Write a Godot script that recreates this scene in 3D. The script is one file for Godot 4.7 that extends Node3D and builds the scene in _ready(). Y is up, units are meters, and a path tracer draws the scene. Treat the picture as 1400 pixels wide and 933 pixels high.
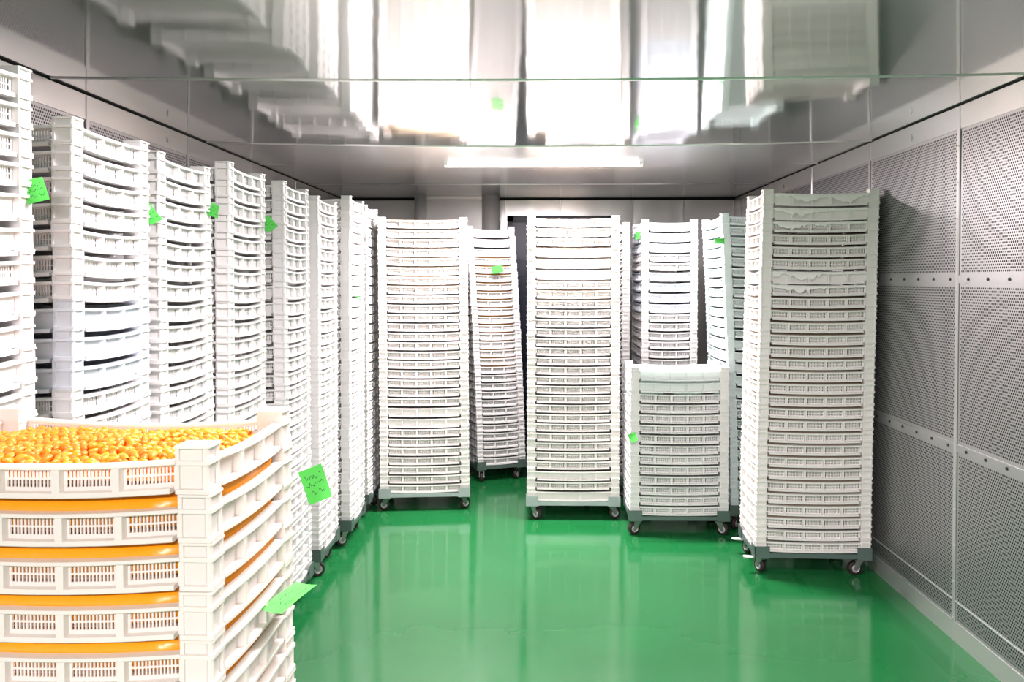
extends Node3D
# A steel-lined drying room with wheeled stacks of white plastic trays.

const NEAR := 0.05
const FOCAL := 1100.0            # in pixels of the 1400 x 933 frame
const CEIL := 2.29
const XR := 1.785
const XL := -1.80
const ZB := -7.36
const ZF := 4.6

const W := 0.59                  # tray length, width
const D := 0.385

var M := {}
var counts := {}
var tray_proto := {}
var dolly_proto: Node3D
var rng := RandomNumberGenerator.new()

const ORD := ["topmost", "second from top", "third from top", "fourth from top", "fifth from top", "sixth from top", "seventh from top", "eighth from top", "ninth from top", "tenth from top", "eleventh from top", "twelfth from top", "thirteenth from top", "fourteenth from top", "fifteenth from top", "sixteenth from top", "seventeenth from top", "eighteenth from top", "nineteenth from top", "twentieth from top", "twenty-first from top", "twenty-second from top", "twenty-third from top", "twenty-fourth from top", "twenty-fifth from top", "twenty-sixth from top", "twenty-seventh from top", "twenty-eighth from top", "twenty-ninth from top", "thirtieth from top", "thirty-first from top", "thirty-second from top", "thirty-third from top"]


func _ready():
	rng.seed = 7
	make_camera()
	make_world()
	make_materials()
	make_lights()
	build_room()
	build_protos()
	build_stacks()
	build_fruit()
	build_notes()
	build_films()


# ---------------------------------------------------------------- camera, light

func make_camera():
	var c := Camera3D.new()
	c.name = "camera"
	c.projection = Camera3D.PROJECTION_FRUSTUM
	c.near = NEAR
	c.far = 60.0
	c.size = 933.0 / FOCAL * NEAR
	c.frustum_offset = Vector2(-0.017014, -0.054125) * NEAR
	c.position = Vector3(0, 1.55, 0)
	c.rotation = Vector3(deg_to_rad(-1.3), deg_to_rad(0.9), 0)
	c.current = true
	add_child(c)


func make_world():
	var e := Environment.new()
	e.background_mode = Environment.BG_COLOR
	e.background_color = Color(0.02, 0.02, 0.02)
	e.tonemap_mode = Environment.TONE_MAPPER_LINEAR
	e.tonemap_exposure = 1.97
	e.sdfgi_enabled = true
	e.ssao_enabled = true
	e.ssil_enabled = true
	var w := WorldEnvironment.new()
	w.name = "world"
	w.environment = e
	add_child(w)


func make_lights():
	# ceiling battens: one in view, the others of the same run behind the camera
	lamp(Vector3(0.03, CEIL, -4.97), 7.5, "white ceiling batten lamp glowing in front of the navy door")
	lamp(Vector3(0.03, CEIL, -1.86), 3.5, "white ceiling batten lamp over the aisle beside the fruit stack")
	lamp(Vector3(0.03, CEIL, 1.3), 14.0, "white ceiling batten lamp behind the camera's standpoint")


func lamp(at: Vector3, energy: float, label: String):
	var t := thing("ceiling_light", label, "lamp", at, 0.0, "")
	var s := mb()
	# housing: long tray of folded sheet
	sweep(s, PackedVector2Array([Vector2(-0.045, 0), Vector2(0.045, 0), Vector2(0.045, -0.012), Vector2(0.038, -0.022), Vector2(-0.038, -0.022), Vector2(-0.045, -0.012)]), Vector3.ZERO, Vector3.RIGHT, Vector3.BACK, Vector3.UP, -0.61, 0.61, 1)
	commit(s, "housing", M.lamp_white, t)
	s = mb()
	sweep(s, PackedVector2Array([Vector2(-0.036, -0.022), Vector2(0.036, -0.022), Vector2(0.034, -0.036), Vector2(0.024, -0.046), Vector2(-0.024, -0.046), Vector2(-0.034, -0.036)]), Vector3.ZERO, Vector3.RIGHT, Vector3.BACK, Vector3.UP, -0.585, 0.585, 1)
	commit(s, "diffuser", M.glow, t)
	for k in [-1, 1]:
		s = mb()
		sweep(s, PackedVector2Array([Vector2(-0.038, -0.02), Vector2(0.038, -0.02), Vector2(0.036, -0.038), Vector2(0.025, -0.048), Vector2(-0.025, -0.048), Vector2(-0.036, -0.038)]), Vector3.ZERO, Vector3.RIGHT, Vector3.BACK, Vector3.UP, 0.597 * k - 0.012, 0.597 * k + 0.012, 1)
		commit(s, "end_cap", M.lamp_white, t)
	var l := AreaLight3D.new()
	l.name = "lamp_light"
	l.area_size = Vector2(1.15, 0.06)
	l.light_color = Color(1.0, 0.947, 0.966)
	l.light_energy = energy
	l.area_range = 20.0
	l.area_attenuation = 2.0
	l.shadow_enabled = true
	l.position = Vector3(0, -0.052, 0)
	l.rotation.x = -PI / 2
	t.add_child(l)


# ---------------------------------------------------------------- materials

func mat(c: Color, rough: float, metal := 0.0, spec := 0.5) -> StandardMaterial3D:
	var m := StandardMaterial3D.new()
	m.albedo_color = c
	m.roughness = rough
	m.metallic = metal
	m.metallic_specular = spec
	return m


func noise_normal(freq: float, strength: float, sd: int, stretch := Vector3.ONE) -> Texture2D:
	var n := FastNoiseLite.new()
	n.seed = sd
	n.frequency = freq
	n.fractal_octaves = 2
	var t := NoiseTexture2D.new()
	t.width = 512
	t.height = 512
	t.seamless = true
	t.noise = n
	t.as_normal_map = true
	t.bump_strength = strength
	return t


func noise_ramp(freq: float, sd: int, a: Color, b: Color, oct := 4) -> Texture2D:
	var n := FastNoiseLite.new()
	n.seed = sd
	n.frequency = freq
	n.fractal_octaves = oct
	var t := NoiseTexture2D.new()
	t.width = 512
	t.height = 512
	t.seamless = true
	t.noise = n
	var g := Gradient.new()
	g.set_color(0, a)
	g.set_color(1, b)
	t.color_ramp = g
	return t


func tri_map(m: StandardMaterial3D, scale: Vector3, world := true):
	m.uv1_triplanar = true
	m.uv1_world_triplanar = world
	m.uv1_scale = scale


func make_materials():
	M.white = mat(Color(0.915, 0.91, 0.905), 0.38)
	M.warm = mat(Color(0.92, 0.905, 0.89), 0.38)
	M.cool = mat(Color(0.875, 0.895, 0.92), 0.36)
	M.mint = mat(Color(0.86, 0.915, 0.905), 0.36)
	for k in ["white", "warm", "cool", "mint"]:
		M[k].backlight_enabled = true
		M[k].backlight = Color(0.16, 0.16, 0.155)
	M.thin = mat(Color(0.93, 0.905, 0.88), 0.36)
	M.thin.backlight_enabled = true
	M.thin.backlight = Color(0.75, 0.74, 0.72)
	M.lamp_white = mat(Color(0.93, 0.93, 0.93), 0.4)
	M.glow = mat(Color(0.95, 0.95, 0.95), 0.5)
	M.glow.emission_enabled = true
	M.glow.emission = Color(1.0, 0.99, 0.97)
	M.glow.emission_energy_multiplier = 2.0
	# polished ceiling sheet
	M.mirror = mat(Color(0.88, 0.88, 0.875), 0.075, 0.80)
	M.mirror.normal_enabled = true
	M.mirror.normal_texture = noise_normal(0.012, 3.0, 3)
	M.mirror.normal_scale = 0.04
	tri_map(M.mirror, Vector3(0.6, 0.6, 0.6))
	M.satin = mat(Color(0.84, 0.84, 0.835), 0.24, 0.78)
	M.sheet = mat(Color(0.86, 0.86, 0.85), 0.25, 0.55)
	M.steel = mat(Color(0.78, 0.78, 0.775), 0.36, 0.65)
	M.steel.roughness_texture = noise_ramp(0.01, 5, Color(0.75, 0.75, 0.75), Color(1, 1, 1))
	tri_map(M.steel, Vector3(0.5, 0.5, 0.5))
	M.perf = mat(Color(0.69, 0.69, 0.695), 0.42, 0.75)
	M.pipe = mat(Color(0.85, 0.85, 0.84), 0.30, 0.3)
	M.dark = mat(Color(0.16, 0.165, 0.17), 0.8)
	M.gap = mat(Color(0.03, 0.03, 0.03), 0.9)
	M.joint = mat(Color(0.9, 0.9, 0.89), 0.3, 0.6)
	M.floor = mat(Color(0.045, 0.50, 0.235), 0.11, 0.0, 0.5)
	M.floor.albedo_color = Color.WHITE
	M.floor.albedo_texture = noise_ramp(0.006, 9, Color(0.10, 0.42, 0.215), Color(0.125, 0.455, 0.24), 5)
	M.floor.metallic_specular = 0.71
	M.floor.roughness = 1.0
	M.floor.roughness_texture = noise_ramp(0.015, 12, Color(0.09, 0.09, 0.09), Color(0.17, 0.17, 0.17), 4)
	tri_map(M.floor, Vector3(0.4, 0.4, 0.4))
	M.bolt = mat(Color(0.22, 0.22, 0.23), 0.5, 0.5)
	M.navy = mat(Color(0.08, 0.13, 0.24), 0.35)
	M.frame_dark = mat(Color(0.10, 0.12, 0.16), 0.4, 0.3)
	M.galv = mat(Color(0.66, 0.70, 0.695), 0.40, 0.5)
	M.galv_dark = mat(Color(0.40, 0.47, 0.45), 0.42, 0.5)
	M.tyre = mat(Color(0.17, 0.11, 0.11), 0.55)
	M.hub = mat(Color(0.72, 0.72, 0.72), 0.4, 0.2)
	M.fork = mat(Color(0.60, 0.62, 0.62), 0.3, 0.9)
	M.pedal = mat(Color(0.86, 0.87, 0.86), 0.4)
	M.orange = mat(Color(0.95, 0.55, 0.10), 0.38)
	M.orange2 = mat(Color(0.97, 0.61, 0.15), 0.35)
	M.orange3 = mat(Color(0.92, 0.48, 0.06), 0.4)
	M.layer = mat(Color(0.93, 0.585, 0.06), 0.33)
	M.layer.normal_enabled = true
	M.layer.normal_texture = noise_normal(0.02, 6.0, 21)
	M.layer.normal_scale = 0.35
	tri_map(M.layer, Vector3(4, 4, 4))
	M.peach = mat(Color(0.93, 0.84, 0.72), 0.6)
	M.brown = mat(Color(0.62, 0.55, 0.47), 0.7)
	M.tan = mat(Color(0.70, 0.50, 0.25), 0.6)
	M.note = mat(Color.WHITE, 0.7)
	M.note.cull_mode = BaseMaterial3D.CULL_DISABLED
	M.note.albedo_texture = note_texture()
	M.note.backlight_enabled = true
	M.note.backlight = Color(0.3, 0.3, 0.3)
	M.film = mat(Color(0.86, 0.97, 0.94), 0.3)
	M.film.transparency = BaseMaterial3D.TRANSPARENCY_ALPHA
	M.film.albedo_color.a = 0.22
	M.film.cull_mode = BaseMaterial3D.CULL_DISABLED
	M.paper = mat(Color(0.95, 0.94, 0.925), 0.7)
	M.paper.cull_mode = BaseMaterial3D.CULL_DISABLED


func note_texture() -> Texture2D:
	var im := Image.create(128, 128, false, Image.FORMAT_RGB8)
	im.fill(Color(0.31, 0.76, 0.30))
	var r := RandomNumberGenerator.new()
	r.seed = 31
	for line in 3:
		var x := 18.0
		var y := 34.0 + line * 28.0
		var last := Vector2(x, y)
		for k in 15:
			var p := Vector2(x + k * 6.5, y + r.randf_range(-11, 11))
			if r.randf() < 0.8:
				for s in 24:
					var q := last.lerp(p, s / 24.0)
					im.fill_rect(Rect2i(int(q.x), int(q.y), 2, 2), Color(0.05, 0.32, 0.14))
			last = p
	return ImageTexture.create_from_image(im)


# ---------------------------------------------------------------- mesh helpers

func mb() -> SurfaceTool:
	var s := SurfaceTool.new()
	s.begin(Mesh.PRIMITIVE_TRIANGLES)
	s.set_smooth_group(-1)
	return s


func tri(s: SurfaceTool, a: Vector3, b: Vector3, c: Vector3, out: Vector3):
	if (b - a).cross(c - a).dot(out) > 0.0:
		var t := b
		b = c
		c = t
	s.add_vertex(a)
	s.add_vertex(b)
	s.add_vertex(c)


func quad(s: SurfaceTool, a: Vector3, b: Vector3, c: Vector3, d: Vector3, out: Vector3):
	tri(s, a, b, c, out)
	tri(s, a, c, d, out)


# a convex profile (u, v) swept along an axis, sagging in the middle of a span of half-length half
func sweep(s: SurfaceTool, poly: PackedVector2Array, o: Vector3, ex: Vector3, eu: Vector3, ev: Vector3, a0: float, a1: float, segs: int, sag := 0.0, half := 1.0, caps := true):
	var mid := Vector2.ZERO
	for p in poly:
		mid += p
	mid /= poly.size()
	var rings := []
	for k in segs + 1:
		var a := lerpf(a0, a1, float(k) / segs)
		var down := Vector3(0, -sag * maxf(0.0, 1.0 - (a / half) * (a / half)), 0)
		var ring := PackedVector3Array()
		for p in poly:
			ring.append(o + ex * a + eu * p.x + ev * p.y + down)
		rings.append(ring)
	var n := poly.size()
	for k in segs:
		for j in n:
			var i := (j + 1) % n
			var m2 := (poly[j] + poly[i]) * 0.5 - mid
			quad(s, rings[k][j], rings[k][i], rings[k + 1][i], rings[k + 1][j], eu * m2.x + ev * m2.y)
	if caps:
		for j in range(1, n - 1):
			tri(s, rings[0][0], rings[0][j], rings[0][j + 1], -ex)
			tri(s, rings[segs][0], rings[segs][j], rings[segs][j + 1], ex)


func rect(u0: float, u1: float, v0: float, v1: float, ch := 0.0) -> PackedVector2Array:
	if ch <= 0.0:
		return PackedVector2Array([Vector2(u0, v0), Vector2(u1, v0), Vector2(u1, v1), Vector2(u0, v1)])
	return PackedVector2Array([Vector2(u0 + ch, v0), Vector2(u1 - ch, v0), Vector2(u1, v0 + ch), Vector2(u1, v1 - ch), Vector2(u1 - ch, v1), Vector2(u0 + ch, v1), Vector2(u0, v1 - ch), Vector2(u0, v0 + ch)])


func box(s: SurfaceTool, lo: Vector3, hi: Vector3, ch := 0.0):
	sweep(s, rect(lo.x, hi.x, lo.z, hi.z, ch), Vector3.ZERO, Vector3.UP, Vector3.RIGHT, Vector3.BACK, lo.y, hi.y, 1)


func tube(s: SurfaceTool, a: Vector3, b: Vector3, r: float, n := 16):
	var ex := (b - a).normalized()
	var eu := ex.cross(Vector3.UP if absf(ex.y) < 0.9 else Vector3.RIGHT).normalized()
	var ev := ex.cross(eu)
	var poly := PackedVector2Array()
	for k in n:
		poly.append(Vector2(cos(TAU * k / n), sin(TAU * k / n)) * r)
	sweep(s, poly, a, ex, eu, ev, 0.0, a.distance_to(b), 1)


func make_mesh(s: SurfaceTool) -> ArrayMesh:
	s.generate_normals()
	s.index()
	return s.commit()


func commit(s: SurfaceTool, called: String, m: Material, parent: Node = null) -> MeshInstance3D:
	return put(make_mesh(s), called, m, parent)


func put(mesh: Mesh, called: String, m: Material, parent: Node = null) -> MeshInstance3D:
	var o := MeshInstance3D.new()
	o.mesh = mesh
	o.material_override = m
	if parent == null:
		o.name = numbered(called)
		add_child(o)
	else:
		o.name = called
		parent.add_child(o, true)
	return o


func numbered(called: String) -> String:
	var n: int = counts.get(called, -1) + 1
	counts[called] = n
	return called if n == 0 else "%s_%03d" % [called, n]


func tag(o: Node, label: String, category: String, group := "", kind := ""):
	o.set_meta("label", label)
	if category != "":
		o.set_meta("category", category)
	if group != "":
		o.set_meta("group", group)
	if kind != "":
		o.set_meta("kind", kind)


func thing(called: String, label: String, category: String, at := Vector3.ZERO, turn := 0.0, group := "") -> Node3D:
	var o := Node3D.new()
	o.name = numbered(called)
	add_child(o)
	o.position = at
	o.rotation.y = turn
	tag(o, label, category, group)
	return o


func struct(called: String, label: String, category := "structure") -> Node3D:
	var o := Node3D.new()
	o.name = called
	add_child(o)
	tag(o, label, category, "", "structure")
	return o


# ---------------------------------------------------------------- the room

# a sheet of w x h metres in its own xy plane, punched with staggered round holes
func perforated(w: float, h: float, pitch: float, r: float, margin: float) -> ArrayMesh:
	var v := PackedVector3Array()
	var ix := PackedInt32Array()
	var rowh := pitch * 0.866
	var rows := int((h - margin * 2) / rowh)
	var cols := int((w - margin * 2) / pitch) - 1
	var x0 := (w - cols * pitch - pitch * 0.5) * 0.5
	var y0 := (h - rows * rowh) * 0.5
	for j in rows:
		var off := pitch * 0.5 if j % 2 else 0.0
		var ya := y0 + j * rowh
		for i in cols:
			var b := v.size()
			var cx := x0 + off + (i + 0.5) * pitch
			var cy := ya + rowh * 0.5
			for k in 4:
				var sx := 1.0 if k == 0 or k == 3 else -1.0
				var sy := 1.0 if k < 2 else -1.0
				v.append(Vector3(cx + sx * pitch * 0.5, cy + sy * rowh * 0.5, 0))
			for k in 8:
				var a := PI / 8 + k * PI / 4
				v.append(Vector3(cx + cos(a) * r, cy + sin(a) * r, 0))
			for k in 4:
				var n := (k + 1) % 4
				var p := b + 4 + 2 * k
				var q := b + 5 + 2 * k
				var p2 := b + 4 + (2 * k + 2) % 8
				ix.append_array(PackedInt32Array([b + k, p, q, b + k, q, p2, b + k, p2, b + n]))
		# solid strips at both ends of the row
		for e in [[0.0, x0 + off], [x0 + off + cols * pitch, w]]:
			var b := v.size()
			v.append_array(PackedVector3Array([Vector3(e[0], ya, 0), Vector3(e[1], ya, 0), Vector3(e[1], ya + rowh, 0), Vector3(e[0], ya + rowh, 0)]))
			ix.append_array(PackedInt32Array([b, b + 2, b + 1, b, b + 3, b + 2]))
	for e in [[0.0, y0], [y0 + rows * rowh, h]]:
		var b := v.size()
		v.append_array(PackedVector3Array([Vector3(0, e[0], 0), Vector3(w, e[0], 0), Vector3(w, e[1], 0), Vector3(0, e[1], 0)]))
		ix.append_array(PackedInt32Array([b, b + 2, b + 1, b, b + 3, b + 2]))
	var nn := PackedVector3Array()
	nn.resize(v.size())
	nn.fill(Vector3(0, 0, 1))
	var arr := []
	arr.resize(Mesh.ARRAY_MAX)
	arr[Mesh.ARRAY_VERTEX] = v
	arr[Mesh.ARRAY_NORMAL] = nn
	arr[Mesh.ARRAY_INDEX] = ix
	var m := ArrayMesh.new()
	m.add_surface_from_arrays(Mesh.PRIMITIVE_TRIANGLES, arr)
	return m


func build_room():
	# floor
	var f := struct("floor", "glossy green epoxy floor with faint scratches")
	var s := mb()
	box(s, Vector3(XL - 0.3, -0.12, ZB - 0.3), Vector3(XR + 0.3, 0.0, ZF + 0.3))
	commit(s, "slab", M.floor, f)
	# ceiling: sheets across the room, each joint covered by a bead
	var c := struct("ceiling", "polished steel ceiling in wide sheets with pale joints")
	s = mb()
	box(s, Vector3(XL - 0.3, CEIL + 0.03, ZB - 0.3), Vector3(XR + 0.3, CEIL + 0.15, ZF + 0.3))
	commit(s, "slab", M.dark, c)
	var seams := [ZF, 1.45, 0.0, -1.46, -2.94, -4.33, -5.16, -6.25, ZB]
	for k in seams.size() - 1:
		ceiling_sheet(c, seams[k], seams[k + 1], k)
		if k > 0:
			s = mb()
			sweep(s, PackedVector2Array([Vector2(-0.008, 0), Vector2(0.008, 0), Vector2(0.005, -0.004), Vector2(-0.005, -0.004)]), Vector3(0, CEIL, seams[k]), Vector3.RIGHT, Vector3.BACK, Vector3.UP, XL + 0.012, XR - 0.012, 12, bow(seams[k]), 1.8)
			commit(s, "joint_bead", M.joint, c)
	side_wall("wall_right", "perforated steel wall with bolted rails beside the tall stack", XR, 1.0, [ZF, 1.15, 0.23, -0.69, -1.61, -2.53, -3.45, -4.37, -5.29, -6.21, -7.13, ZB], 6, 8)
	side_wall("wall_left", "perforated steel wall behind the long row of stacks", XL, -1.0, [ZF, 1.43, 0.51, -0.41, -1.33, -2.25, -3.19, -4.11, -5.03, -5.95, -6.87, ZB], 99, 99)
	back_wall()
	var w := struct("wall_front", "plain steel wall behind the camera's standpoint")
	s = mb()
	box(s, Vector3(XL - 0.3, 0, ZF), Vector3(XR + 0.3, CEIL + 0.03, ZF + 0.15))
	commit(s, "sheet", M.steel, w)


func bow(z: float) -> float:
	# how far the middle of the ceiling hangs below its edges, at that depth
	return clampf(remap(z, -1.5, -4.33, 0.004, 0.028), 0.0, 0.028) if z > -4.4 else 0.004


func ceiling_sheet(c: Node3D, z0: float, z1: float, k: int):
	var s := mb()
	s.set_smooth_group(1)
	var nx := 24
	var nz := 10
	var pts := []
	for j in nz + 1:
		var row := PackedVector3Array()
		var z := lerpf(z0 - 0.002, z1 + 0.002, float(j) / nz)
		var b := bow(z0 - 0.01) if z1 < -4.4 else lerpf(bow(z0), bow(z1), float(j) / nz)
		for i in nx + 1:
			var x := lerpf(XL + 0.010, XR - 0.010, float(i) / nx)
			row.append(Vector3(x, CEIL - b * maxf(0.0, 1.0 - (x / 1.8) * (x / 1.8)), z))
		pts.append(row)
	for j in nz:
		for i in nx:
			quad(s, pts[j][i], pts[j][i + 1], pts[j + 1][i + 1], pts[j + 1][i], Vector3.DOWN)
	commit(s, "ceiling_sheet", M.mirror if k < 5 else M.satin, c)


func side_wall(called: String, label: String, x: float, side: float, seams: Array, punched_from: int, punched_to: int):
	# side +1: the wall at the right, facing -x
	var w := struct(called, label)
	var s := mb()
	box(s, Vector3(minf(x + side * 0.10, x + side * 0.22), 0, ZB - 0.3), Vector3(maxf(x + side * 0.10, x + side * 0.22), CEIL + 0.03, ZF + 0.3))
	commit(s, "backing", M.dark, w)
	# base band, top band and two bolted rails along the whole wall
	for e in [["base_band", 0.0, 0.085, 0.004], ["top_band", 2.185, CEIL - 0.007, 0.004]]:
		s = mb()
		box(s, Vector3(minf(x - side * e[3], x + side * 0.03), e[1], ZB), Vector3(maxf(x - side * e[3], x + side * 0.03), e[2], ZF))
		commit(s, e[0], M.steel, w)
	var ix := -side
	for y in [0.83, 1.55]:
		s = mb()
		box(s, Vector3(minf(x + ix * 0.004, x + side * 0.02), y - 0.017, ZB), Vector3(maxf(x + ix * 0.004, x + side * 0.02), y + 0.017, ZF))
		commit(s, "rail", M.perf, w)
		s = mb()
		tube(s, Vector3.ZERO, Vector3(ix * 0.005, 0, 0), 0.0065, 8)
		var bolt := make_mesh(s)
		var z := -1.9
		while z > -5.4:
			put(bolt, "bolt", M.bolt, w).position = Vector3(x + ix * 0.0035, y, z)
			z -= 0.146
	# the fine edge of the folded tray behind the sheet's foot
	s = mb()
	box(s, Vector3(minf(x + ix * 0.004, x), 0.172, ZB), Vector3(maxf(x + ix * 0.004, x), 0.176, ZF))
	commit(s, "ledge", M.joint, w)
	# dark rubber in the corner under the ceiling
	s = mb()
	box(s, Vector3(minf(x + ix * 0.008, x), CEIL - 0.007, ZB), Vector3(maxf(x + ix * 0.008, x), CEIL + 0.005, ZF))
	commit(s, "corner_seal", M.gap, w)
	var rows := [[0.085, 0.813], [0.847, 1.533], [1.567, 2.185]]
	var cache := {}
	for k in seams.size() - 1:
		var z0: float = seams[k]
		var z1: float = seams[k + 1]
		var len := z0 - z1
		for j in 3:
			var h: float = rows[j][1] - rows[j][0]
			var holes: bool = (k >= 4 and z1 > -6.5 and j == 2 and z0 < -0.5) or (k >= punched_from - 3 and k <= punched_to - 1 and z0 < -1.0)
			var o: MeshInstance3D
			if holes:
				var key := "%d_%.3f" % [j, len]
				if not cache.has(key):
					cache[key] = perforated(len - 0.004, h, 0.0138, 0.0046, 0.010)
				o = put(cache[key], "perforated_panel", M.perf, w)
			else:
				s = mb()
				quad(s, Vector3.ZERO, Vector3(len - 0.004, 0, 0), Vector3(len - 0.004, h, 0), Vector3(0, h, 0), Vector3.BACK)
				o = commit(s, "panel", M.perf, w)
			if side > 0:
				o.transform = Transform3D(Basis(Vector3(0, 0, 1), Vector3.UP, Vector3(-1, 0, 0)), Vector3(x, rows[j][0], z1 + 0.002))
			else:
				o.transform = Transform3D(Basis(Vector3(0, 0, -1), Vector3.UP, Vector3(1, 0, 0)), Vector3(x, rows[j][0], z0 - 0.002))
		if k > 0:
			s = mb()
			sweep(s, rect(-0.011, 0.011, 0, 0.007, 0.003), Vector3(x, 0, z0), Vector3.UP, Vector3.BACK, Vector3(ix, 0, 0), 0.0, CEIL - 0.013, 1)
			var y := 0.1
			while y < 2.2:
				tube(s, Vector3(x + ix * 0.006, y, z0), Vector3(x + ix * 0.010, y, z0), 0.004, 6)
				y += 0.155
			commit(s, "cover_strip", M.steel, w)


func back_wall():
	var w := struct("wall_back", "steel end wall with bright creased sheets above the door")
	var s := mb()
	box(s, Vector3(XL - 0.3, 0, ZB - 0.15), Vector3(XR + 0.3, CEIL + 0.03, ZB))
	commit(s, "sheet", M.steel, w)
	# upright sheets, each slightly out of true
	var r := RandomNumberGenerator.new()
	r.seed = 5
	var xs := [-1.78, -1.06, -0.30, 0.20, 0.86, 1.32, 1.77]
	for k in xs.size() - 1:
		s = mb()
		s.set_smooth_group(1)
		var pts := []
		for j in 9:
			var row := PackedVector3Array()
			for i in 9:
				row.append(Vector3(lerpf(xs[k] + 0.004, xs[k + 1] - 0.004, i / 8.0), lerpf(0.0, CEIL - 0.02, j / 8.0), ZB + 0.012 + r.randf_range(-0.004, 0.004)))
			pts.append(row)
		for j in 8:
			for i in 8:
				quad(s, pts[j][i], pts[j][i + 1], pts[j + 1][i + 1], pts[j + 1][i], Vector3.BACK)
		commit(s, "wall_sheet", M.sheet, w)
	s = mb()
	box(s, Vector3(XL, CEIL - 0.02, ZB), Vector3(XR, CEIL, ZB + 0.03))
	commit(s, "corner_seal", M.gap, w)
	# pipes and the casing between them
	for e in [[-0.42, 0.078, -7.12], [-1.04, 0.055, -7.12]]:
		s = mb()
		s.set_smooth_group(1)
		tube(s, Vector3(e[0], 0, e[2]), Vector3(e[0], CEIL, e[2]), e[1], 28)
		commit(s, "pipe", M.pipe, w)
	s = mb()
	box(s, Vector3(-1.02, 0, ZB), Vector3(-0.47, CEIL - 0.03, -7.14))
	commit(s, "casing", M.pipe, w)
	s = mb()
	box(s, Vector3(-1.03, CEIL - 0.03, ZB), Vector3(-0.38, CEIL - 0.005, -7.12))
	commit(s, "casing_flange", M.joint, w)
	# the door
	var d := struct("door_1", "navy blue door in a dark steel frame on the end wall", "door")
	d.position = Vector3(0.205, 0, ZB + 0.02)
	s = mb()
	for k in [-1, 1]:
		box(s, Vector3(minf(k * 0.43, k * 0.485), 0, 0), Vector3(maxf(k * 0.43, k * 0.485), 2.12, 0.10))
	box(s, Vector3(-0.485, 2.065, 0.0), Vector3(0.485, 2.12, 0.10))
	commit(s, "frame", M.frame_dark, d)
	s = mb()
	box(s, Vector3(-0.43, 0.01, 0.02), Vector3(0.43, 2.065, 0.07))
	commit(s, "leaf", M.navy, d)
	s = mb()
	box(s, Vector3(-0.36, 0.10, 0.06), Vector3(0.36, 1.95, 0.076))
	commit(s, "leaf_panel", M.navy, d)
	s = mb()
	tube(s, Vector3(0.37, 0.95, 0.10), Vector3(0.37, 1.15, 0.10), 0.012, 10)
	box(s, Vector3(0.362, 0.955, 0.068), Vector3(0.378, 0.975, 0.10))
	box(s, Vector3(0.362, 1.125, 0.068), Vector3(0.378, 1.145, 0.10))
	commit(s, "handle", M.fork, d)


# ---------------------------------------------------------------- trays

# one side of a tray. It lies along ex, its outside faces en; len is its length, off the distance of its outside from the middle;
# the foot hangs skirt below the posts, between those of the tray underneath
func tray_side(ex: Vector3, en: Vector3, len: float, off: float, post: float, h: float, skirt: float, panels: int, cols: int, slotted: bool, sag: float, fine: bool) -> ArrayMesh:
	var s := mb()
	var half := len * 0.5 - post
	var o := en * off
	var up := Vector3.UP
	var segs := 8 if fine else 6
	var ch := 0.0014 if fine else 0.0
	var lip := 0.0065 if fine else 0.0075
	var foot := lip + 0.002
	var bar := 0.2 if fine else 0.30
	var inner := half - 0.010
	# rim and foot: ledges that stand out from the wall
	sweep(s, rect(-0.021, 0.0, h - lip, h, ch), o, ex, en, up, -half - 0.002, half + 0.002, segs, sag, half, false)
	sweep(s, rect(-0.021, -0.001, -skirt, foot - skirt, ch), o, ex, en, up, -inner, inner, segs, sag, half)
	# ribs between the panels
	var step := 2.0 * half / panels
	var rib := 0.012 if fine else 0.010
	for k in range(1, panels):
		var a := -half + step * k
		sweep(s, rect(-0.0165, -0.0015, foot - skirt, h - lip), o, ex, en, up, a - rib * 0.5, a + rib * 0.5, 1, sag, half)
	var y0 := foot - skirt
	var y1 := h - lip
	if not slotted:
		sweep(s, rect(-0.019, -0.016, y0, y1), o, ex, en, up, -inner, inner, segs, sag, half, false)
		for k in [-1, 1]:
			sweep(s, rect(-0.019, -0.016, 0.003, y1), o, ex, en, up, minf(k * inner, k * half), maxf(k * inner, k * half), 1)
		return make_mesh(s)
	# slotted panels: three rails with upright bars between them
	var hh := y1 - y0
	var rails := [[y0, y0 + hh * 0.18], [y0 + hh * 0.49, y0 + hh * 0.57], [y0 + hh * 0.90, y1]]
	for r in rails:
		sweep(s, rect(-0.019, -0.016, r[0], r[1]), o, ex, en, up, -inner, inner, segs, sag, half, false)
	for k in panels:
		var a0 := -half + step * k
		var a1 := a0 + step
		var m := step * 0.10
		# solid ends of the panel beside its ribs
		for e in [[a0, a0 + m], [a1 - m, a1]]:
			var low := y0
			if k == 0 and e[0] == a0 or k == panels - 1 and e[1] == a1:
				low = 0.003
			sweep(s, rect(-0.0189, -0.0161, low, y1), o, ex, en, up, e[0], e[1], 1, sag, half, false)
		var w := (a1 - a0 - 2 * m) / cols
		for i in range(1, cols):
			var c := a0 + m + w * i
			sweep(s, rect(-0.0189, -0.0161, rails[0][1], rails[2][0]), o, ex, en, up, c - w * bar, c + w * bar, 1, sag, half)
	return make_mesh(s)


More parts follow.
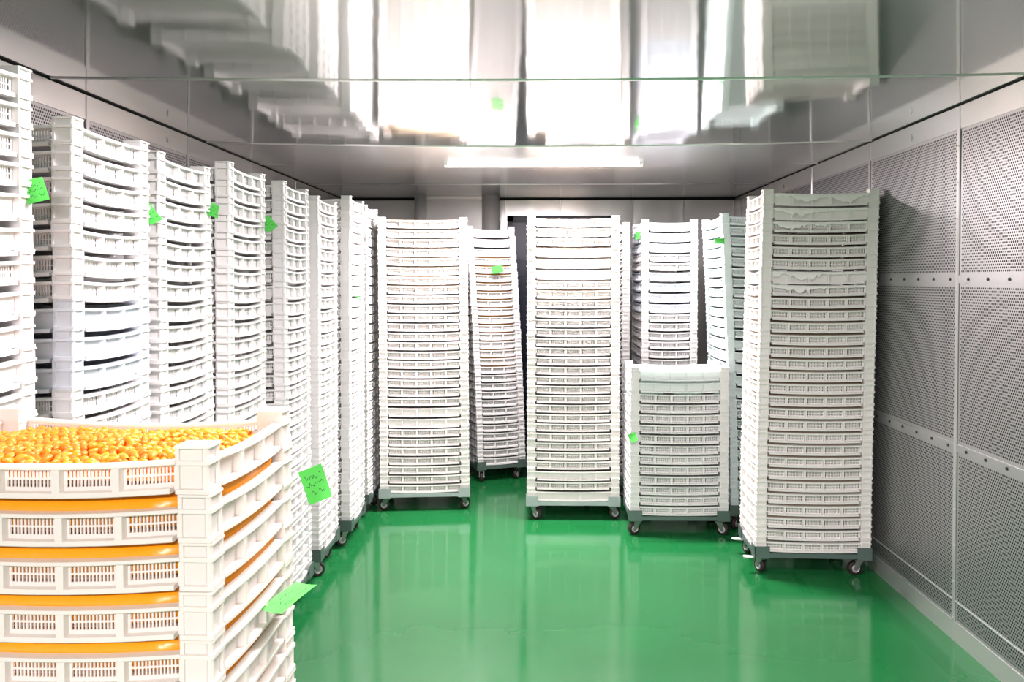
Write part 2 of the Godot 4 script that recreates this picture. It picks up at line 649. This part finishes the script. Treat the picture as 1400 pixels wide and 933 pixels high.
func tray_post(px: float, pz: float, h: float, p: float, fine: bool) -> ArrayMesh:
	# built for the corner at +x +z with that corner as origin
	var s := mb()
	var ch := 0.002 if fine else 0.0
	box(s, Vector3(-px, 0.0005, -pz), Vector3(-0.005, p - 0.0015, -0.005), ch)
	box(s, Vector3(-0.011, 0.0005, -0.011), Vector3(-0.0005, p - 0.001, -0.0005), 0.003)
	box(s, Vector3(-px - 0.0006, 0.0006, -0.010), Vector3(-px + 0.006, p - 0.002, -0.0008))
	box(s, Vector3(-0.010, 0.0006, -pz - 0.0006), Vector3(-0.0008, p - 0.002, -pz + 0.006))
	for b in [[0.0, 0.0075], [h - 0.0065, h], [p - 0.004, p]]:
		box(s, Vector3(-px - 0.0012, b[0], -pz - 0.0012), Vector3(0.0022, b[1], 0.0022), 0.003)
	return make_mesh(s)


func make_tray(p: float, slotted: bool, fine: bool, called: String) -> Node3D:
	var t := Node3D.new()
	t.name = called
	var h := p * 0.69
	var sag := 0.011 if fine else 0.0055
	var skirt := 0.0 if fine else p * 0.115
	var px := 0.052
	var pz := 0.046
	# bottom: a sagging sheet with ribs below
	var s := mb()
	s.set_smooth_group(1)
	var n := 6
	for j in n:
		for i in n:
			var q := []
			for e in [[0, 0], [1, 0], [1, 1], [0, 1]]:
				var u := lerpf(-1, 1, float(i + e[0]) / n)
				var v := lerpf(-1, 1, float(j + e[1]) / n)
				q.append(Vector3(u * (W / 2 - 0.018), 0.009 - (sag + skirt * 0.3) * (1 - pow(absf(u), 6.0)) * (1 - pow(absf(v), 6.0)), v * (D / 2 - 0.018)))
			quad(s, q[0], q[1], q[2], q[3], Vector3.UP)
	put(make_mesh(s), "bottom", M.white, t)
	for k in [-1, 1]:
		put(tray_side(Vector3.RIGHT, Vector3(0, 0, k), W, D / 2, px, h, skirt, 5, 13 if fine else 11, slotted, sag, fine), "long_side", M.white, t)
	for k in [-1, 1]:
		put(tray_side(Vector3.BACK, Vector3(k, 0, 0), D, W / 2, pz, h, skirt, 3, 12 if fine else 10, slotted and not fine, sag * (0.6 if fine else 0.9), fine), "short_side", M.white, t)
	var post := tray_post(px, pz, h, p, fine)
	for kx in [-1, 1]:
		for kz in [-1, 1]:
			var o := put(post if kx * kz > 0 else mirrored_post(px, pz, h, p, fine), "corner_post", M.white, t)
			o.position = Vector3(kx * W / 2, 0, kz * D / 2)
			o.rotation.y = 0.0 if kx > 0 else PI
			if kx * kz < 0:
				o.rotation.y = 0.0 if kx > 0 else PI
	return t


var _mirrored := {}
func mirrored_post(px: float, pz: float, h: float, p: float, fine: bool) -> ArrayMesh:
	# the corner at +x -z
	var key := "%f_%s" % [p, fine]
	if not _mirrored.has(key):
		var s := mb()
		var ch := 0.002 if fine else 0.0
		box(s, Vector3(-px, 0.0005, 0.005), Vector3(-0.005, p - 0.0015, pz), ch)
		box(s, Vector3(-0.011, 0.0005, 0.0005), Vector3(-0.0005, p - 0.001, 0.011), 0.003)
		box(s, Vector3(-px - 0.0006, 0.0006, 0.0008), Vector3(-px + 0.006, p - 0.002, 0.010))
		box(s, Vector3(-0.010, 0.0005, pz - 0.006), Vector3(-0.0008, p - 0.002, pz + 0.0006))
		for b in [[0.0, 0.0075], [h - 0.0065, h], [p - 0.004, p]]:
			box(s, Vector3(-px - 0.0012, b[0], -0.0022), Vector3(0.0022, b[1], pz + 0.0012), 0.003)
		_mirrored[key] = make_mesh(s)
	return _mirrored[key]


const PITCH := {"s": 0.0632, "T": 0.0735, "F": 0.0755}


func build_protos():
	tray_proto["s"] = make_tray(PITCH.s - 0.0004, true, false, "slotted_tray")
	tray_proto["T"] = make_tray(PITCH.T - 0.0004, false, false, "solid_tray")
	tray_proto["F"] = make_tray(PITCH.F - 0.001, true, true, "filled_tray")
	dolly_proto = make_dolly()


func make_dolly() -> Node3D:
	var t := Node3D.new()
	t.name = "tray_dolly"
	var s := mb()
	var hx := W / 2 + 0.004
	var hz := D / 2 + 0.004
	for k in [-1, 1]:
		box(s, Vector3(-hx, 0.097, minf(k * hz, k * (hz - 0.03))), Vector3(hx, 0.121, maxf(k * hz, k * (hz - 0.03))), 0.003)
		box(s, Vector3(minf(k * hx, k * (hx - 0.03)), 0.0975, -hz + 0.03), Vector3(maxf(k * hx, k * (hx - 0.03)), 0.1205, hz - 0.03))
	box(s, Vector3(-0.015, 0.098, -hz + 0.03), Vector3(0.015, 0.120, hz - 0.03))
	commit(s, "frame", M.galv, t)
	for kx in [-1, 1]:
		for kz in [-1, 1]:
			s = mb()
			box(s, Vector3(minf(kx * (hx + 0.004), kx * (hx - 0.075)), 0.093, minf(kz * hz, kz * (hz + 0.004))), Vector3(maxf(kx * (hx + 0.004), kx * (hx - 0.075)), 0.157, maxf(kz * hz, kz * (hz + 0.004))))
			box(s, Vector3(minf(kx * hx, kx * (hx + 0.004)), 0.093, minf(kz * (hz + 0.004), kz * (hz - 0.07))), Vector3(maxf(kx * hx, kx * (hx + 0.004)), 0.157, maxf(kz * (hz + 0.004), kz * (hz - 0.07))))
			box(s, Vector3(minf(kx * hx, kx * (hx - 0.045)), 0.118, minf(kz * hz, kz * (hz - 0.04))), Vector3(maxf(kx * hx, kx * (hx - 0.045)), 0.136, maxf(kz * hz, kz * (hz - 0.04))))
			commit(s, "corner_bracket", M.galv_dark, t)
			var c := caster(t)
			c.position = Vector3(kx * (hx - 0.05), 0, kz * (hz - 0.05))
	return t


func caster(t: Node3D) -> MeshInstance3D:
	var s := mb()
	box(s, Vector3(-0.03, 0.091, -0.03), Vector3(0.03, 0.097, 0.03))
	tube(s, Vector3(0, 0.082, 0), Vector3(0, 0.091, 0), 0.018, 14)
	box(s, Vector3(-0.024, 0.079, -0.019), Vector3(0.030, 0.083, 0.019))
	for k in [-1, 1]:
		# fork cheek: tapers to the axle
		var z0: float = k * 0.0165
		var z1: float = k * 0.019
		sweep(s, PackedVector2Array([Vector2(-0.022, 0.083), Vector2(0.026, 0.083), Vector2(0.034, 0.040), Vector2(0.028, 0.030), Vector2(0.016, 0.030), Vector2(0.010, 0.044)]), Vector3.ZERO, Vector3.BACK, Vector3.RIGHT, Vector3.UP, minf(z0, z1), maxf(z0, z1), 1)
	tube(s, Vector3(0.022, 0.0375, -0.022), Vector3(0.022, 0.0375, 0.022), 0.006, 8)
	var c := commit(s, "caster", M.fork, t)
	s = mb()
	s.set_smooth_group(1)
	lathe(s, [[0.022, -0.0135], [0.032, -0.0135], [0.0365, -0.010], [0.0375, 0.0], [0.0365, 0.010], [0.032, 0.0135], [0.022, 0.0135]], Vector3(0.022, 0.0375, 0))
	commit(s, "tyre", M.tyre, c)
	s = mb()
	lathe(s, [[0.004, -0.011], [0.012, -0.0145], [0.018, -0.009], [0.023, -0.013], [0.023, 0.013], [0.018, 0.009], [0.012, 0.0145], [0.004, 0.011]], Vector3(0.022, 0.0375, 0))
	commit(s, "hub", M.hub, c)
	return c


func lathe(s: SurfaceTool, prof: Array, o: Vector3, n := 24):
	for k in n:
		var a0 := TAU * k / n
		var a1 := TAU * (k + 1) / n
		for j in prof.size() - 1:
			var p := []
			for e in [[j, a0], [j, a1], [j + 1, a1], [j + 1, a0]]:
				p.append(o + Vector3(cos(e[1]) * prof[e[0]][0], sin(e[1]) * prof[e[0]][0], prof[e[0]][1]))
			var m := (a0 + a1) * 0.5
			var dr: float = prof[j + 1][0] - prof[j][0]
			var dz: float = prof[j + 1][1] - prof[j][1]
			quad(s, p[0], p[1], p[2], p[3], Vector3(cos(m) * dz, sin(m) * dz, -dr))


func copy(proto: Node3D, called: String) -> Node3D:
	var c: Node3D = proto.duplicate()
	c.name = numbered(called)
	add_child(c)
	return c


func tint(o: Node3D, m: Material):
	for c in o.get_children():
		c.material_override = m


# where each stack's trays stand: filled by stack(), read by the notes, films and fruit
var at := {}
# trays that stand hidden behind others
var unseen: Array[Transform3D] = []


# id; phrase for labels; middle of the base; turn in degrees; height of the topmost posts; tray kinds from the top down; lean: how far the top stands from the base
func stack(id: String, phrase: String, x: float, z: float, turn: float, top: float, kinds: String, lean := Vector2.ZERO, base_tint := "white", dark := false, tints := {}, hidden_from := 99):
	var yaw := deg_to_rad(turn)
	var total := 0.0
	for k in kinds:
		total += PITCH[k]
	var deck := 0.1365
	var squeeze := (top - deck) / total
	var d := copy(dolly_proto, "tray_dolly")
	d.position = Vector3(x, 0, z)
	d.rotation.y = yaw
	tag(d, "grey steel dolly on four casters under the " + phrase, "dolly")
	for c in d.get_children():
		if c.name.begins_with("caster"):
			c.rotation.y = rng.randf_range(-0.9, 0.9) + (PI if rng.randf() < 0.5 else 0.0)
			if id == "RS":
				c.rotation.y = PI - 1.15 if c.position.x < 0 else PI + 0.15
				if c.position.x < 0:
					var s := mb()
					sweep(s, PackedVector2Array([Vector2(0.036, -0.014), Vector2(0.085, -0.018), Vector2(0.100, -0.004), Vector2(0.096, 0.016), Vector2(0.036, 0.014)]), Vector3(0, 0.080, 0), Vector3.UP, Vector3.RIGHT, Vector3.BACK, -0.002, 0.003, 1)
					var pd := commit(s, "brake_pedal", M.pedal, c)
					pd.set_meta("label", "white brake pedal")
					pd.rotation.y = -c.rotation.y + PI - 0.2
		else:
			c.material_override = M.galv_dark if dark else M.galv
	var y := top
	var n := kinds.length()
	var poses := []
	var basis := Basis(Vector3.UP, yaw)
	for i in n:
		var k := kinds[i]
		var p: float = PITCH[k] * squeeze
		y -= p
		var up := (y - deck) / (top - deck)
		var bend := up * up * 0.5 + up * 0.5
		var j := rng.randf_range(-0.0014, 0.0014) if i < n - 1 else 0.0
		var j2 := rng.randf_range(-0.0014, 0.0014) if i < n - 1 else 0.0
		var pose := Transform3D(Basis(Vector3.UP, yaw + rng.randf_range(-0.006, 0.006)) * Basis.from_scale(Vector3(1, squeeze, 1)), Vector3(x + lean.x * bend + j, y, z + lean.y * bend + j2))
		poses.append({"x": pose, "y": y, "p": p})
		if k == "s" and i >= hidden_from:
			unseen.append(pose)
			continue
		var o := copy(tray_proto[k], {"s": "slotted_tray", "T": "solid_tray", "F": "filled_tray"}[k])
		o.transform = pose
		var tn: String = tints.get(i, base_tint)
		if tn != "white":
			tint(o, M[tn])
		var look: String = {"s": "white slotted tray", "T": "white solid-walled tray", "F": "white slotted tray of orange fruit" if i == 0 else "white slotted tray with orange filling"}[k]
		if id == "F" and i > 6:
			look = "white slotted tray"
		tag(o, "%s, %s in the %s" % [look, ORD[i], phrase], "tray", "trays in the " + phrase)
	at[id] = poses


func rep(k: String, n: int) -> String:
	return k.repeat(n)


func build_stacks():
	var row := ["first", "second", "third", "fourth", "fifth", "sixth", "seventh", "eighth"]
	var near := [-1.42, -1.945, -2.425, -2.905, -3.53, -4.095, -4.60, -5.16]
	var xs := [-1.14, -1.14, -1.14, -1.125, -1.115, -1.125, -1.085, -1.10]
	var tops := [2.02, 1.946, 1.94, 1.978, 1.985, 1.977, 2.03, 2.03]
	var kinds := [rep("s", 4) + "T" + "T" + "s" + "TTTTT" + rep("s", 16), rep("s", 7) + "TTT" + rep("s", 18), rep("s", 28), rep("s", 29), rep("s", 7) + "TT" + rep("s", 20), rep("s", 29), rep("s", 30), rep("s", 30)]
	for i in 8:
		stack("L%d" % i, "%s stack from camera of the long row" % row[i], xs[i] - W / 2, near[i] - D / 2, 0.0, tops[i], kinds[i], Vector2(rng.randf_range(-0.01, 0.01), 0), "white", true, {7: "cool", 8: "cool", 9: "cool"} if i == 1 else {}, [14, 14, 14, 15, 99, 99, 99, 99][i])
	stack("B0", "wide stack meeting the long row's far end", -0.775, -5.52, 5.0, 1.962, rep("s", 20) + "TT" + rep("s", 7), Vector2(-0.01, 0), "warm")
	stack("LE", "leaning stack beside the navy door", -0.38, -6.43, 110.0, 1.955, "TTT" + rep("s", 25), Vector2(-0.09, 0.0), "white", true)
	stack("M", "wide stack standing before the navy door", 0.2235, -5.33, 0.0, 1.955, "sssTTT" + rep("s", 20) + "TsT", Vector2(0, 0), "warm")
	stack("M2", "half-hidden stack behind the door-front one", 0.35, -5.87, 0.0, 1.95, rep("s", 29), Vector2(0, 0), "white", true, {}, 0)
	stack("R1", "narrow stack rising behind the waist-high one", 0.907, -5.865, 90.0, 1.965, "TTTssTTTT" + rep("s", 19), Vector2(0, 0), "white", true, {0: "cool", 1: "cool", 2: "cool", 5: "cool", 6: "cool", 7: "cool", 8: "cool"}, 16)
	stack("SM", "waist-high stack", 0.85, -5.02, 0.0, 1.023, "TT" + rep("s", 12), Vector2(0, 0), "white", true)
	stack("R2", "stack between waist-high and tallest stack", 1.38, -5.245, 90.0, 1.955, rep("s", 12) + "TTTTT" + rep("s", 11), Vector2(-0.07, 0), "mint", true)
	stack("RS", "tallest stack against the perforated wall", 1.437, -4.37, -2.0, 2.015, "TTssssT" + rep("s", 22), Vector2(0.03, 0), "warm", true)
	stack("F", "fruit stack nearest the camera", -0.795, -1.445, -1.4, 1.29, rep("F", 15), Vector2(-0.012, 0), "thin", true)
	var s := SurfaceTool.new()
	for c in tray_proto["s"].get_children():
		s.append_from(c.mesh, 0, c.transform)
	var one := s.commit()
	s = SurfaceTool.new()
	for pose in unseen:
		s.append_from(one, 0, pose)
	var rest := put(s.commit(), "slotted_trays", M.white)
	tag(rest, "white slotted trays mostly hidden behind the nearer stacks", "tray", "", "stuff")
	for k in tray_proto:
		tray_proto[k].free()
	dolly_proto.free()


# ---------------------------------------------------------------- fruit, notes, films

# a point in the axes of tray i of that stack
func in_tray(id: String, i: int) -> Transform3D:
	return at[id][i].x


func filling(id: String, i: int, m: Material, full: float, called: String, label: String, sag: float):
	var p: float = at[id][i].p
	var s := mb()
	s.set_smooth_group(1)
	# a block between the corner posts and one more at each end
	for e in [[-W / 2 + 0.056, W / 2 - 0.056, D / 2 - 0.023], [-W / 2 + 0.023, -W / 2 + 0.058, D / 2 - 0.052], [W / 2 - 0.058, W / 2 - 0.023, D / 2 - 0.052]]:
		var z1: float = e[2]
		sweep(s, PackedVector2Array([Vector2(-z1 + 0.03, 0.019), Vector2(z1 - 0.03, 0.019), Vector2(z1, 0.023), Vector2(z1, p * full - 0.006), Vector2(z1 - 0.02, p * full), Vector2(-z1 + 0.02, p * full), Vector2(-z1, p * full - 0.006), Vector2(-z1, 0.023)]), Vector3.ZERO, Vector3.RIGHT, Vector3.BACK, Vector3.UP, e[0], e[1], 8, sag, W / 2)
	var o := commit(s, called, m)
	o.transform = in_tray(id, i).orthonormalized()
	tag(o, label, "filling", "", "stuff")


func fruit_mesh(r: RandomNumberGenerator, len: float, rad: float) -> ArrayMesh:
	var s := mb()
	s.set_smooth_group(1)
	var nu := 9
	var nv := 6
	var ph := r.randf() * TAU
	var ring := func(j: int, i: int) -> Vector3:
		var t := PI * j / nv
		var a := TAU * i / nu
		var k := rad * sin(t) * (1.0 + 0.10 * sin(2.0 * a + ph + t * 2.0))
		return Vector3(-len * cos(t), k * cos(a) + rad * 0.12 * sin(t * 2.0 + ph), k * sin(a))
	for j in nv:
		for i in nu:
			var a: Vector3 = ring.call(j, i)
			var b: Vector3 = ring.call(j, (i + 1) % nu)
			var c: Vector3 = ring.call(j + 1, (i + 1) % nu)
			var d: Vector3 = ring.call(j + 1, i)
			var out := (a + b + c + d) * Vector3(0.2, 1, 1)
			if j > 0:
				tri(s, a, b, c, out)
			if j < nv - 1:
				tri(s, a, c, d, out)
			if j == 0:
				tri(s, a, c, d, out)
	return make_mesh(s)


func build_fruit():
	# the top tray: a heap of single fruits
	var base := in_tray("F", 0).orthonormalized()
	var s := mb()
	s.set_smooth_group(1)
	var hx := W / 2 - 0.0235
	var hz := D / 2 - 0.0235
	var nx := 30
	var nz := 20
	var bed := func(u: float, v: float) -> float:
		return 0.030 + 0.013 * (1 - u * u) * (1 - v * v) + 0.004 * sin(u * 7.0 + 1.0) * cos(v * 5.0) - 0.004 * (1 - u * u)
	var corner := func(x: float, z: float, m: float) -> bool:
		return absf(x) > W / 2 - 0.058 - m and absf(z) > D / 2 - 0.052 - m
	for j in nz:
		for i in nx:
			var q := []
			for e in [[0, 0], [1, 0], [1, 1], [0, 1]]:
				var u := lerpf(-1, 1, float(i + e[0]) / nx)
				var v := lerpf(-1, 1, float(j + e[1]) / nz)
				q.append(Vector3(u * hx, bed.call(u, v) - 0.004, v * hz))
			if corner.call(q[0].x, q[0].z, 0.0) or corner.call(q[2].x, q[2].z, 0.0) or corner.call(q[1].x, q[1].z, 0.0) or corner.call(q[3].x, q[3].z, 0.0):
				continue
			quad(s, q[0], q[1], q[2], q[3], Vector3.UP)
			# sides of the bed where it ends at the tray's walls
			for e in [[0, 1, i, j == 0, Vector3.FORWARD], [3, 2, i, j == nz - 1, Vector3.BACK], [0, 3, j, i == 0, Vector3.LEFT], [1, 2, j, i == nx - 1, Vector3.RIGHT]]:
				if e[3]:
					quad(s, q[e[0]], q[e[1]], Vector3(q[e[1]].x, 0.014, q[e[1]].z), Vector3(q[e[0]].x, 0.014, q[e[0]].z), e[4])
	var bed_mesh := make_mesh(s)
	var r := RandomNumberGenerator.new()
	r.seed = 77
	var shapes := []
	for k in 6:
		shapes.append(fruit_mesh(r, r.randf_range(0.0090, 0.0120), r.randf_range(0.0056, 0.0068)))
	var spots := []
	var z := -hz + 0.011
	var row := 0
	while z < hz - 0.010:
		var x := -hx + 0.013 + (0.0085 if row % 2 else 0.0)
		while x < hx - 0.012:
			var p := Vector3(x + r.randf_range(-0.004, 0.004), 0, z + r.randf_range(-0.003, 0.003))
			p.y = bed.call(p.x / hx, p.z / hz) + r.randf_range(-0.002, 0.0045)
			var turn := Basis.from_euler(Vector3(0, r.randf() * TAU, r.randf_range(-0.35, 0.35)))
			if not corner.call(p.x, p.z, 0.010):
				spots.append([Transform3D(turn, p), r.randi() % 6, r.randi() % 3])
			x += 0.0165
		z += 0.0125
		row += 1
	# the 300 pieces nearest the camera are things; the rest of the heap is one object
	var cam := Vector3(0, 1.55, 0)
	spots.sort_custom(func(a, b): return (base * a[0].origin).distance_squared_to(cam) < (base * b[0].origin).distance_squared_to(cam))
	var cols := [M.orange, M.orange2, M.orange3]
	for i in mini(300, spots.size()):
		var f := put(shapes[spots[i][1]], "orange_fruit", cols[spots[i][2]])
		f.transform = base * spots[i][0]
		tag(f, "small plump orange fruit loose on the heap in the topmost fruit tray", "fruit", "loose orange fruit in the topmost fruit tray")
	s = SurfaceTool.new()
	s.append_from(bed_mesh, 0, Transform3D())
	for i in range(300, spots.size()):
		s.append_from(shapes[spots[i][1]], 0, spots[i][0])
	var rest := put(s.commit(), "fruit_heap", M.orange)
	rest.transform = base
	tag(rest, "packed orange fruit under and behind the loose pieces in the topmost tray", "fruit", "", "stuff")
	# the trays below, filled to the brim
	for i in range(1, 11):
		filling("F", i, M.layer, 0.905, "orange_filling", "smooth orange filling showing between trays, %s in the fruit stack" % ORD[i], 0.011)
	for i in range(3, 17):
		filling("LE", i, M.tan, 0.80, "tan_filling", "tan dried filling in the leaning stack's tray, %s" % ORD[i], 0.005)
	for i in range(0, 9):
		filling("M", i, M.peach, 0.80, "pale_filling", "pale dried filling in the door-front wide stack's tray, %s" % ORD[i], 0.005)
	for i in range(0, 8):
		filling("B0", i, M.peach, 0.80, "pale_filling", "pale dried filling in the tray beside the leaning stack, %s" % ORD[i], 0.005)
	for i in range(3, 27):
		if i == 6 or i == 7:
			continue
		filling("RS", i, M.brown, 0.80, "brown_filling", "brownish dried filling in the tallest stack's tray, %s" % ORD[i], 0.005)


# a sheet of paper, w x h, hanging from its upper edge along local x and curling towards local z
func note(label: String, where: Vector3, turn: Vector3, w: float, h: float, curl: float):
	var s := mb()
	s.set_smooth_group(1)
	var n := 8
	var pt := func(u: float, v: float) -> Vector3:
		return Vector3((u - 0.5) * w, -v * h, curl * (v * v + 0.5 * sin(u * PI) * 0.5 + 0.25 * u * v))
	for j in n:
		for i in n:
			for e in [[[0, 0], [1, 0], [1, 1]], [[0, 0], [1, 1], [0, 1]]]:
				for c in e:
					var u := float(i + c[0]) / n
					var v := float(j + c[1]) / n
					s.set_uv(Vector2(u, v))
					s.add_vertex(pt.call(u, v))
	var o := commit(s, "paper_note", M.note)
	o.position = where
	o.rotation_degrees = turn
	tag(o, label, "note", "")


func build_notes():
	note("green handwritten note curling from the row's first stack", Vector3(-1.142, 1.775, -1.80), Vector3(0, 25, 18), 0.045, 0.055, 0.02)
	note("green note curling from the row's second stack from camera", Vector3(-1.155, 1.765, -2.345), Vector3(0, 45, 30), 0.038, 0.055, 0.02)
	note("green note curling from the row's third stack from camera", Vector3(-1.140, 1.815, -2.82), Vector3(0, 45, -20), 0.040, 0.050, 0.02)
	note("green note curling from the row's fourth stack from camera", Vector3(-1.130, 1.80, -3.30), Vector3(0, 30, 35), 0.050, 0.055, 0.02)
	note("green handwritten note hanging at the back corner of the fruit stack", Vector3(-0.475, 1.158, -1.655), Vector3(0, 0, 22), 0.052, 0.070, 0.012)
	note("green handwritten note lying out from the fruit stack's lower side", Vector3(-0.500, 0.942, -1.53), Vector3(-72, 68, 8), 0.125, 0.045, 0.010)
	note("bright green note on the front of the leaning stack", Vector3(-0.315, 1.652, -6.10), Vector3(0, 20, 10), 0.09, 0.055, 0.006)
	note("green note stuck on the waist-high stack's corner", Vector3(0.556, 0.628, -4.80), Vector3(0, -20, 25), 0.05, 0.05, 0.012)
	note("pale green note on the side of the row's seventh stack", Vector3(-1.105, 1.475, -4.90), Vector3(0, 80, 0), 0.10, 0.05, 0.006)
	note("green note on the narrow stack behind the waist-high one", Vector3(0.705, 1.885, -5.72), Vector3(0, -75, 0), 0.10, 0.05, 0.006)
	note("green note on the mint-tinted stack beside the tallest one", Vector3(1.105, 1.80, -4.935), Vector3(0, 0, 0), 0.06, 0.035, 0.006)


func build_films():
	# a torn sheet of film over the waist-high stack
	var s := mb()
	s.set_smooth_group(1)
	var r := RandomNumberGenerator.new()
	r.seed = 3
	var n := 26
	var top: Transform3D = at["SM"][0].x
	var zf := D / 2 + 0.0065
	var prev := []
	for i in n + 1:
		var x := lerpf(-W / 2 + 0.055, W / 2 - 0.055, float(i) / n)
		var low := -0.075 - r.randf_range(0.0, 0.035) - 0.02 * sin(i * 0.5)
		var cur := [Vector3(x, 0.055 + r.randf_range(-0.003, 0.003), zf - 0.12), Vector3(x, 0.056 + r.randf_range(-0.002, 0.003), zf - 0.02), Vector3(x, 0.049, zf + 0.001), Vector3(x, 0.0, zf + 0.002 + r.randf_range(0.0, 0.003)), Vector3(x, low, zf + 0.003 + r.randf_range(0.0, 0.004))]
		if i > 0:
			for k in 4:
				quad(s, prev[k], prev[k + 1], cur[k + 1], cur[k], Vector3(0, 1, 1))
		prev = cur
	var o := commit(s, "plastic_film", M.film)
	o.transform = top
	tag(o, "wrinkled pale green film draped over the waist-high stack's front", "film")
	# torn paper liners hanging over the rims of the tallest stack's upper trays
	for i in [0, 1, 2, 6, 7]:
		s = mb()
		s.set_smooth_group(1)
		var p: float = at["RS"][i].p
		var h := p * 0.69
		prev = []
		for k in 41:
			var x := lerpf(-W / 2 + 0.06, W / 2 - 0.06, k / 40.0)
			var sg := -0.0055 * (1.0 - pow(x / (W / 2 - 0.052), 2.0))
			var low := h * (0.15 + 0.5 * r.randf() * r.randf() + 0.25 * (1 + sin(k * 0.35 + i)))
			if i > 0 and k > 22:
				low = h * 0.80
			var cur := [Vector3(x, h + sg + 0.004, D / 2 - 0.022), Vector3(x, h + sg + 0.004, D / 2 - 0.006), Vector3(x, h + sg + 0.001, D / 2 + 0.0028), Vector3(x, minf(h - 0.008, low) + sg, D / 2 + 0.003 + r.randf_range(0, 0.001))]
			if k > 0:
				for q in 3:
					quad(s, prev[q], prev[q + 1], cur[q + 1], cur[q], Vector3(0, 1, 1))
			prev = cur
		o = commit(s, "paper_liner", M.paper)
		o.transform = at["RS"][i].x
		tag(o, "torn white paper liner over the rim, %s of the tallest stack" % ORD[i], "liner")
